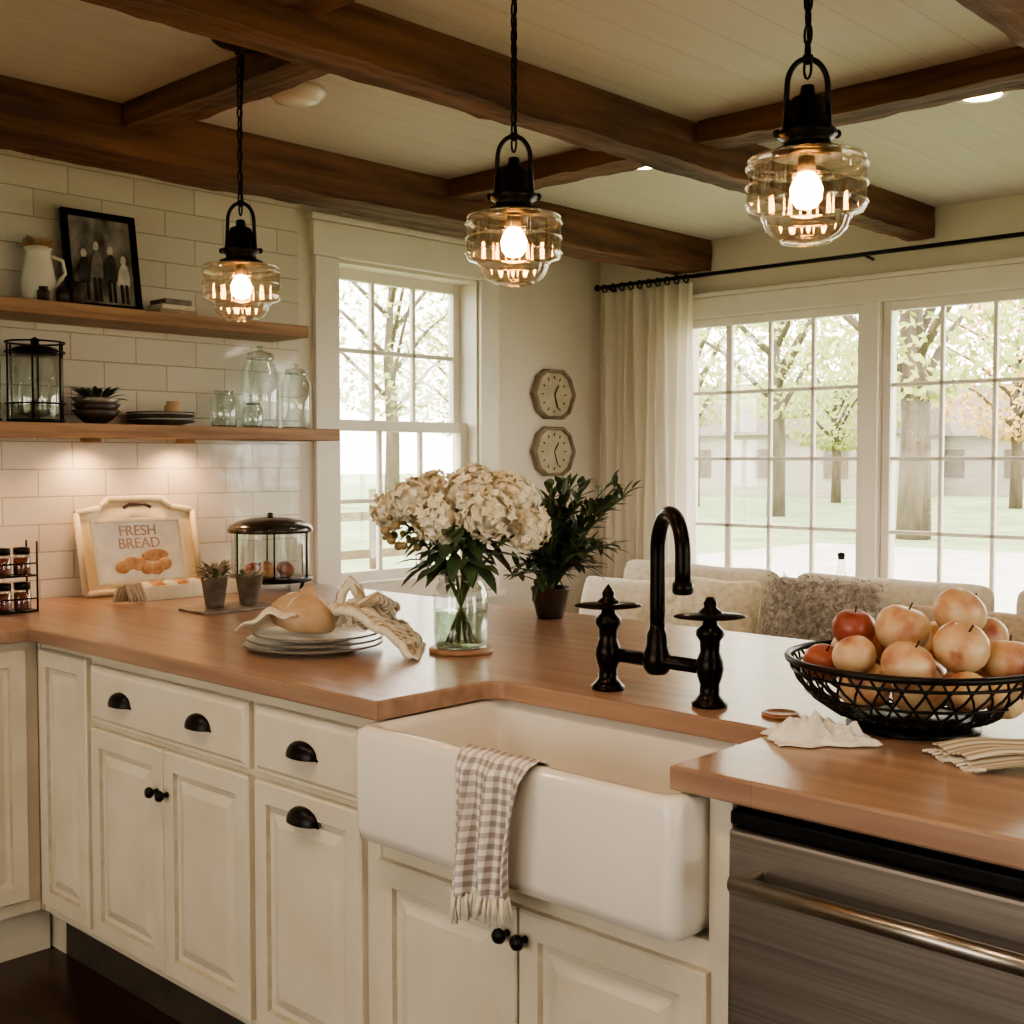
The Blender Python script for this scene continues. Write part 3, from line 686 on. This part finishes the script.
for k in range(6):
    a=k*math.pi/3; b.tube([(cx+.136*math.cos(a),cy+.136*math.sin(a),.969),(cx+.137*math.cos(a),cy+.137*math.sin(a),1.13)],.003,black,6)
for k in range(5): b.sphere((cx+.06*math.cos(k*1.3),cy+.06*math.sin(k*1.3),.997),(.03,.03,.026),brd if k%2 else frR,12,8)
b.done()
b=B('small_tray',(2.03,3.12,.93)); b.prism(rr(1.90,2.17,3.02,3.19,.02),.9301,.938,greyM,.002); b.done()
def potlet(x,y,h,R,kind):
    b=B('galvanized_cup',(x,y,.938)); z=.9381
    b.lathe([(0,z),(R*.62,z),(R*.7,z+.006),(R,z+h),(R*1.06,z+h+.003),(R*.95,z+h),(R*.66,z+.012),(0,z+.012)],(x,y,0),greyM,24)
    for i in range(90 if kind else 30):
        a=random.random()*6.28; p=Vector((x+R*.6*math.cos(a),y+R*.6*math.sin(a),z+h*.95+random.random()*.03*kind)); leaf(b,p,Vector((math.cos(a),math.sin(a),random.uniform(.2,2.5))),random.uniform(.025,.055),.016,tanM if i%3 else stemM,.3)
    b.sphere((x,y,z+h*.85),(R*.85,R*.85,.02),darkbrown,12,8); b.done(recalc=False)
potlet(1.99,3.12,.09,.040,1); potlet(2.10,3.10,.09,.042,0)
b=B('spice_rack',(1.545,3.5,.93)); cx,cy=1.545,3.50
for z in (.931,1.035):
    b.tube([(cx-.06,cy-.035,z+.003),(cx+.06,cy-.035,z+.003),(cx+.06,cy+.035,z+.003),(cx-.06,cy+.035,z+.003)],.003,black,6,closed=True)
    b.tube([(cx-.06,cy-.037,z+.04),(cx+.06,cy-.037,z+.04)],.0025,black,6)
    b.box((cx-.06,cy-.035,z+.001),(cx+.06,cy+.035,z+.004),black)
    for k in (-1,1):
        x=cx+.029*k; b.lathe([(0,z+.0045),(.025,z+.0045),(.026,z+.01),(.026,z+.06),(.02,z+.068)],(x,cy,0),glassC,20)
        b.lathe([(0,z+.006),(.023,z+.006),(.023,z+.055),(0,z+.055)],(x,cy,0),redM,20)
        b.lathe([(0,z+.066),(.024,z+.066),(.024,z+.086),(0,z+.088)],(x,cy,0),black,20)
for sx_ in (-1,1):
    for sy_ in (-1,1): b.tube([(cx+.06*sx_,cy+.035*sy_,.931),(cx+.06*sx_,cy+.035*sy_,1.14)],.003,black,6)
b.done()
# ---------------------------------------------------------------- shelf items
ZU=1.8651; ZL=1.4951
b=B('picture_frame',(1.89,3.68,ZU)); Mx=TR((1.955,3.69,ZU+.002))@RX(math.radians(-9))
for lo,hi in (((-.13,-.012,0),(.13,.008,.022)),((-.13,-.012,.308),(.13,.008,.33)),((-.13,-.012,.022),(-.108,.008,.308)),((.108,-.012,.022),(.13,.008,.308))): b.box(lo,hi,black,.003,M=Mx)
b.box((-.108,-.003,.022),(.108,.004,.308),noisy('photo_backdrop','#4c4844','#a09b93',(18,18,10),.3,detail=8),M=Mx)
pd=noisy('photo_dark','#1d1b19','#35322f',(30,30,30),.3); plg=noisy('photo_light','#a59f96','#cbc6bd',(30,30,30),.3); pmid=noisy('photo_mid','#625d58','#86817a',(30,30,30),.3)
for fxx,hh,mm in ((-.065,.17,pd),(-.022,.20,pmid),(.028,.19,pd),(.072,.16,plg)):
    Z=.03; b.sphere(Mx@Vector((fxx,-.0035,Z+hh*.42)),(.023,.0015,hh*.42),mm,16,10); b.sphere(Mx@Vector((fxx+.003,-.0045,Z+hh*.92)),(.011,.0015,.015),plg,12,8)
    b.box((fxx-.014,-.005,Z),(fxx-.003,-.003,Z+hh*.4),pd,M=Mx); b.box((fxx+.003,-.005,Z),(fxx+.014,-.003,Z+hh*.4),pd,M=Mx)
b.done()
b=B('milk_pitcher',(1.72,3.66,ZU)); x,y=1.715,3.66
b.lathe([(0,ZU),(.042,ZU),(.05,ZU+.02),(.052,ZU+.07),(.040,ZU+.13),(.036,ZU+.155),(.044,ZU+.175),(.041,ZU+.174),(.033,ZU+.153),(.036,ZU+.13),(.0,ZU+.12)],(x,y,0),white,28)
b.tube([(x+.036,y-.01,ZU+.15),(x+.07,y-.02,ZU+.14),(x+.078,y-.02,ZU+.10),(x+.05,y-.012,ZU+.06)],.006,white,8)
for k in range(60):
    a=random.random()*6.28; leaf(b,Vector((x+.02*math.cos(a),y+.02*math.sin(a),ZU+.165)),Vector((math.cos(a),math.sin(a),random.uniform(.4,2.4))),random.uniform(.04,.07),.026,brd if k%2 else tanM,.3)
b.done(recalc=False)
b=B('dark_jar_group',(1.78,3.6,ZU))
for x,y,h,R in ((1.76,3.59,.05,.02),(1.805,3.585,.07,.022),(1.695,3.585,.045,.018)): b.lathe([(0,ZU),(R,ZU),(R*1.05,ZU+h*.7),(R*.7,ZU+h*.85),(R*.8,ZU+h),(0,ZU+h)],(x,y,0),darkbrown,20)
b.done()
b=B('stacked_books',(2.18,3.64,ZU))
for i,(w,m_) in enumerate(((.07,tanM),(.062,cream),(.05,greyM))): b.box((2.17-w,3.60,ZU+.018*i),(2.17+w,3.70,ZU+.018*(i+1)-.0008),m_,.002)
b.done()
b=B('glass_lantern_canister',(1.70,3.66,ZL)); x,y=1.70,3.66
b.lathe([(0,ZL),(.085,ZL),(.088,ZL+.006),(.085,ZL+.012),(0,ZL+.012)],(x,y,0),black,28)
b.lathe_open([(.076,ZL+.012),(.080,ZL+.03),(.080,ZL+.20),(.065,ZL+.215)],(x,y,0),glassC,28)
b.lathe([(.066,ZL+.212),(.068,ZL+.23),(.040,ZL+.24),(.012,ZL+.245),(.014,ZL+.26),(0,ZL+.268)],(x,y,0),black,28)
for z in (.06,.22): b.tube(circ((x,y,ZL+z),.088),.003,black,6,closed=True)
for k in range(6):
    a=k*math.pi/3; b.tube([(x+.088*math.cos(a),y+.088*math.sin(a),ZL+.004),(x+.088*math.cos(a),y+.088*math.sin(a),ZL+.25)],.003,black,6)
b.tube(circ((x,y,ZL+.25),.088),.003,black,6,closed=True)
b.sphere((x,y,ZL+.045),(.055,.055,.028),greyM,16,8); b.done()
b=B('glass_lantern_canister',(1.50,3.66,ZL)); x=1.53
b.lathe([(0,ZL),(.06,ZL),(.06,ZL+.012),(0,ZL+.012)],(x,y,0),black,28); b.lathe_open([(.056,ZL+.012),(.058,ZL+.18),(.045,ZL+.2)],(x,y,0),glassC,28); b.lathe([(.05,ZL+.198),(.04,ZL+.215),(0,ZL+.22)],(x,y,0),black,24); b.done()
b=B('stacked_bowls',(1.91,3.66,ZL)); x=1.90
for i in range(3):
    z=ZL+.02*i; b.lathe([(0,z),(.03,z),(.055,z+.02),(.078,z+.045),(.075,z+.046),(.05,z+.026),(0,z+.012)],(x,y,0),darkbrown if i<2 else greyM,28)
for i in range(36):
    a=random.random()*6.28; leaf(b,Vector((x+.03*math.cos(a),y+.03*math.sin(a),ZL+.08)),Vector((math.cos(a),math.sin(a),random.uniform(0,1.2))),.075,.02,darkbrown if i%2 else leafM,.2)
b.done()
b=B('shelf_plate_stack',(2.12,3.67,ZL))
for i in range(4): plate(b,(2.14,3.672),ZL+.009*i,.112,white if i%2 else greyM,darkbrown)
b.done()
b=B('small_jar',(2.15,3.66,ZL+.03)); z=ZL+.0335; b.lathe([(0,z),(.026,z),(.03,z+.009),(.03,z+.034),(.022,z+.042),(.024,z+.05),(0,z+.052)],(2.18,3.66,0),gourdM,20); b.done()
def gjar(x,y,h,R,lid=True):
    b=B('glass_jar',(x,y,ZL)); b.lathe_open([(0,ZL+.001),(R*.9,ZL+.001),(R,ZL+.012),(R,ZL+h*.68),(R*.7,ZL+h*.8),(R*.72,ZL+h*.84)],(x,y,0),glassC,28)
    b.tube(circ((x,y,ZL+h*.84),R*.72),.003,glassC,6,closed=True)
    if lid: b.lathe_open([(R*.78,ZL+h*.85),(R*.7,ZL+h*.9),(R*.2,ZL+h*.93),(R*.12,ZL+h*.95),(R*.22,ZL+h*.98),(0,ZL+h)],(x,y,0),glassC,24)
    b.tube(circ((x,y,ZL+.004),R*.9),.003,glassC,6,closed=True); b.done()
gjar(2.38,3.66,.15,.045,False); gjar(2.54,3.67,.30,.068); gjar(2.67,3.63,.24,.055,True); gjar(2.46,3.60,.10,.035,False)

# ---------------------------------------------------------------- wall clocks
frameW=noisy('weathered_frame','#75695a','#928575',(20,20,20),.7); faceW=noisy('aged_face','#b0a691','#c5bba7',(15,15,15),.7)
for zc in (1.69,1.42):
    b=B('wall_clock',(4.275,YW,zc)); P=[]
    pts=[(.152*math.cos(math.radians(a)),.128*math.sin(math.radians(a))) for a in (0,42,66,114,138,180,222,246,294,318)]
    n=len(pts)
    def ring(sc,w): return [(4.275+x*sc,YW-w,zc+z*sc) for x,z in pts]
    Ls=[ring(1,.001),ring(1,.026),ring(.96,.032),ring(.88,.032),ring(.86,.018)]
    vs=[p for r_ in Ls for p in r_]; fs=[[i*n+k,i*n+(k+1)%n,(i+1)*n+(k+1)%n,(i+1)*n+k] for i in range(4) for k in range(n)]
    b.raw(vs,fs,frameW); b.raw(ring(.87,.018),[list(range(n))],faceW)
    for k in range(12):
        a=k*math.pi/6; b.box((-.0025,-.001,.074),(.0025,.001,.088),darkbrown,M=TR((4.275,YW-.020,zc))@RY(a))
    b.box((-.0025,-.001,0),(.0025,.001,.05),black,M=TR((4.275,YW-.022,zc))@RY(.6)); b.box((-.002,-.001,0),(.002,.001,.07),black,M=TR((4.275,YW-.022,zc))@RY(-.2+math.pi*.95))
    b.done()
# ---------------------------------------------------------------- curtain + rod
def sheer():
    m=bpy.data.materials.new('sheer_linen'); m.use_nodes=True; nt=m.node_tree; nt.nodes.clear()
    o=nt.nodes.new('ShaderNodeOutputMaterial'); mx=nt.nodes.new('ShaderNodeMixShader'); mx.inputs[0].default_value=.5
    m2=nt.nodes.new('ShaderNodeMixShader'); m2.inputs[0].default_value=.10; tp=nt.nodes.new('ShaderNodeBsdfTransparent')
    d=nt.nodes.new('ShaderNodeBsdfDiffuse'); t=nt.nodes.new('ShaderNodeBsdfTranslucent'); d.inputs[0].default_value=lin('#ece6da'); t.inputs[0].default_value=lin('#f5efe4')
    nt.links.new(d.outputs[0],mx.inputs[1]); nt.links.new(t.outputs[0],mx.inputs[2])
    nt.links.new(mx.outputs[0],m2.inputs[1]); nt.links.new(tp.outputs[0],m2.inputs[2]); nt.links.new(m2.outputs[0],o.inputs[0]); return m
b=B('curtain_rod',(XW-.09,2,2.215)); b.tube([(XW-.09,3.745,2.215),(XW-.09,.1,2.215)],.009,black,12)
for y in (3.70,2.35,.3): b.tube([(XW-.09,y,2.215),(XW-.001,y,2.205)],.006,black,8)
b.sphere((XW-.09,3.745,2.215),.016,black,14,8); b.sphere((XW-.09,.09,2.215),.022,black,14,8)
b.done()
b=B('curtain',(XW-.09,3.5,.05))
def cur(u,v):
    y=3.72-.54*u; w=.022*math.sin(u*2*math.pi*9+.4*math.sin(v*5))*(1-.25*v)+.008*math.sin(u*41+v*3)
    return (XW-.085+w,y+.01*math.sin(v*6+u*20)-.02*v*u, 2.185-2.15*v)
b.grid(cur,160,30,sheer())
for k in range(10):
    y=3.70-.053*k; b.tube([Vector((XW-.09,y,2.207))+Vector((.018*math.cos(a),0,.018*math.sin(a))) for a in [2*math.pi*i/14 for i in range(14)]],.004,black,6,closed=True)
b.done(recalc=False)

# ---------------------------------------------------------------- sofa
b=B('sofa',(3.8,1.9,0))
b.box((3.30,.55,.12),(4.20,3.2,.40),sofaM,.04,3,smooth=True); b.box((4.0,.55,.12),(4.32,3.2,.84),sofaM,.07,4,smooth=True)
for y0,y1 in ((.45,.68),(3.07,3.3)): b.box((3.28,y0,.12),(4.28,y1,.66),sofaM,.07,4,smooth=True)
for i in range(3): 
    y=.70+i*.79; b.box((3.28,y,.40),(4.02,y+.78,.53),sofaM,.05,4,smooth=True)
for x in (3.38,4.2):
    for y in (.55,3.15): b.lathe([(0,0),(.02,0),(.03,.12),(0,.12)],(x,y,0),darkbrown,12)
b.done()
def pillow(name,c,w,h,t,mat,tilt=-.25,rz=0,fr=False,noi=0):
    b=B(name,c); M=TR(c)@RZ(rz)@RY(tilt)
    for sg in (1,-1):
        def fn(u,v):
            a=2*u-1; e=2*v-1; k=max(0,(1-a*a)*(1-e*e))**.42
            pin=1-.06*(1-abs(a)**3)*abs(e)**4-.10*abs(a)**6*abs(e)**6; pin2=1-.06*(1-abs(e)**3)*abs(a)**4-.10*abs(a)**6*abs(e)**6
            nn=noi*noise.noise(Vector((a*7,e*7,sg*3)))+.012*noise.noise(Vector((a*2,e*2,c[1])))
            return M@Vector((sg*(t*k+nn*k),a*w*.5*pin2,e*h*.5*pin+.01*noise.noise(Vector((a*1.5,c[1]*5,0)))))
        b.grid(fn,26,26,mat)
    if fr:
        for i in range(2600):
            a=random.uniform(-1,1); e=random.uniform(-1,1); k=((1-a*a)*(1-e*e))**.42
            p=Vector((-t*k,a*w*.5,e*h*.5)); d=Vector((-random.uniform(.4,1)*.022,random.uniform(-1,1)*.016,random.uniform(-1,.6)*.016)); s=Vector((0,.0035,0))
            b.raw([M@(p-s),M@(p+s),M@(p+d)],[[0,1,2]],mat)
    b.done(recalc=False)
knit=noisy('cream_knit','#c9bda4','#e0d7c2',(35,35,35),.95,bmp=.8,bd=.01)
for i,y in enumerate((1.10,1.90,2.69)): pillow('sofa_cushion',(3.88,y,.765),.77,.44,.10,sofaM,.10)
pillow('cream_knit_pillow',(3.66,2.50,.76),.44,.40,.075,knit,.25,.1,noi=.012)
pillow('shaggy_grey_pillow',(3.63,2.02,.775),.46,.43,.075,furM,.22,-.05,fr=True)
pillow('tan_pillow',(3.65,1.52,.745),.50,.36,.08,tanM,.3,.05)
pillow('linen_pillow',(3.66,2.90,.745),.38,.38,.07,cream,.3,.15)
pillow('linen_pillow',(3.65,1.0,.745),.46,.38,.08,cream,.3,.05)
b=B('glass_bottle',(XW-.06,2.46,.738)); x,y=XW-.055,2.45
b.lathe_open([(0,.739),(.035,.739),(.04,.75),(.04,.86),(.015,.92),(.013,.97),(.017,.975)],(x,y,0),glassC,20); b.lathe([(0,.965),(.014,.965),(.016,.99),(0,.995)],(x,y,0),black,14); b.done()

# ---------------------------------------------------------------- exterior
b=B('lawn',(20,10,-.4)); b.box((-60,-60,-.6),(120,120,-.4),grassM); b.done()
b=B('street',(18,-10,-.4)); b.box((10.5,-60,-.399),(23,12.8,-.38),roadM); b.done()
def tree(x,y,h,R,mat,n=1400,tr=.2):
    b=B('tree',(x,y,-.4)); 
    b.tube([(x,y,-.399),(x+.05,y,h*.25),(x-.05,y+.1,h*.5),(x,y,h*.8)],[tr*1.2,tr,tr*.8,tr*.3],barkM,10)
    for k in range(9):
        a=k*.7*3; z=h*(.3+.05*k); e=Vector((x+R*.75*math.cos(a),y+R*.75*math.sin(a),z+R*.6)); b.tube([(x,y,z),Vector((x,y,z)).lerp(e,.5)+Vector((0,0,.3)),e],[tr*.4,tr*.25,.03],barkM,6)
    for i in range(n):
        a=random.random()*6.283; r_=R*random.random()**.45; zz=random.uniform(-1,1); cr=math.sqrt(max(0,1-zz*zz))
        p=Vector((x+r_*cr*math.cos(a),y+r_*cr*math.sin(a),h*.68+zz*h*.38)); s=random.uniform(.08,.19)
        d1=Vector((random.uniform(-1,1),random.uniform(-1,1),random.uniform(-1,1))).normalized()*s; d2=d1.orthogonal().normalized()*s*.7
        b.raw([p-d1,p-d2,p+d1,p+d2],[[0,1,2,3]],mat)
    b.done(recalc=False)
def at(t,d): return (d*(.725+.688*t),d*(.688-.725*t))
for t,d,h,R,m_,tr in ((.335,27,9,4.2,leafG,.32),(.22,38,9,4.5,leafG,.25),(.42,44,7,3.6,leafO,.2),(.27,50,6,3.4,leafG,.18),(.52,32,9,4,leafG,.25),(.15,46,9,5,leafG,.25),(-.10,44,10,5,leafG,.25),(-.03,56,8,5,leafG,.25)):
    x,y=at(t,d); tree(x,y,h,R,m_,2400,tr)
def house(x,y,w,dp,h,rz):
    b=B('house',(x,y,-.4)); M=TR((x,y,-.4))@RZ(rz)
    b.box((-dp/2,-w/2,0),(dp/2,w/2,h),houseM,M=M)
    vs=[(-dp/2-.4,-w/2-.4,h),(dp/2+.4,-w/2-.4,h),(dp/2+.4,w/2+.4,h),(-dp/2-.4,w/2+.4,h),(0,-w/2-.4,h+dp*.35),(0,w/2+.4,h+dp*.35)]
    b.raw(vs,[[0,1,4],[2,3,5],[0,4,5,3],[1,2,5,4],[0,3,2,1]],roofM,M=M)
    for yy in (-w*.3,0,w*.3): b.box((-dp/2-.05,yy-.6,.9),(-dp/2+.02,yy+.6,2.3),roofM,M=M)
    b.done()
x,y=at(.24,62); house(x,y,12,8,3,.1)
x,y=at(.40,64); house(x,y,11,8,3,-.1)
b=B('garden_fence',(5.5,7.4,-.4))
for k in range(12):
    x=4.2+k*.5; b.box((x,7.4,-.4),(x+.07,7.47,1.15),fenceM,.004)
for z in (.0,.3,.6,.9): b.box((4.2,7.38,z),(9.8,7.40,z+.07),fenceM,.004)
b.done()
# ---------------------------------------------------------------- world (bright overcast) 
w=bpy.data.worlds.new('overcast'); S.world=w; w.use_nodes=True; nt=w.node_tree; bg=nt.nodes['Background']
tc=nt.nodes.new('ShaderNodeTexCoord'); sx=nt.nodes.new('ShaderNodeSeparateXYZ'); nt.links.new(tc.outputs['Generated'],sx.inputs[0])
nt.links.new(ramp(nt,sx.outputs[2],[(0,'#fff7ea'),(1,'#f8f2ec')]),bg.inputs[0]); bg.inputs[1].default_value=10.0
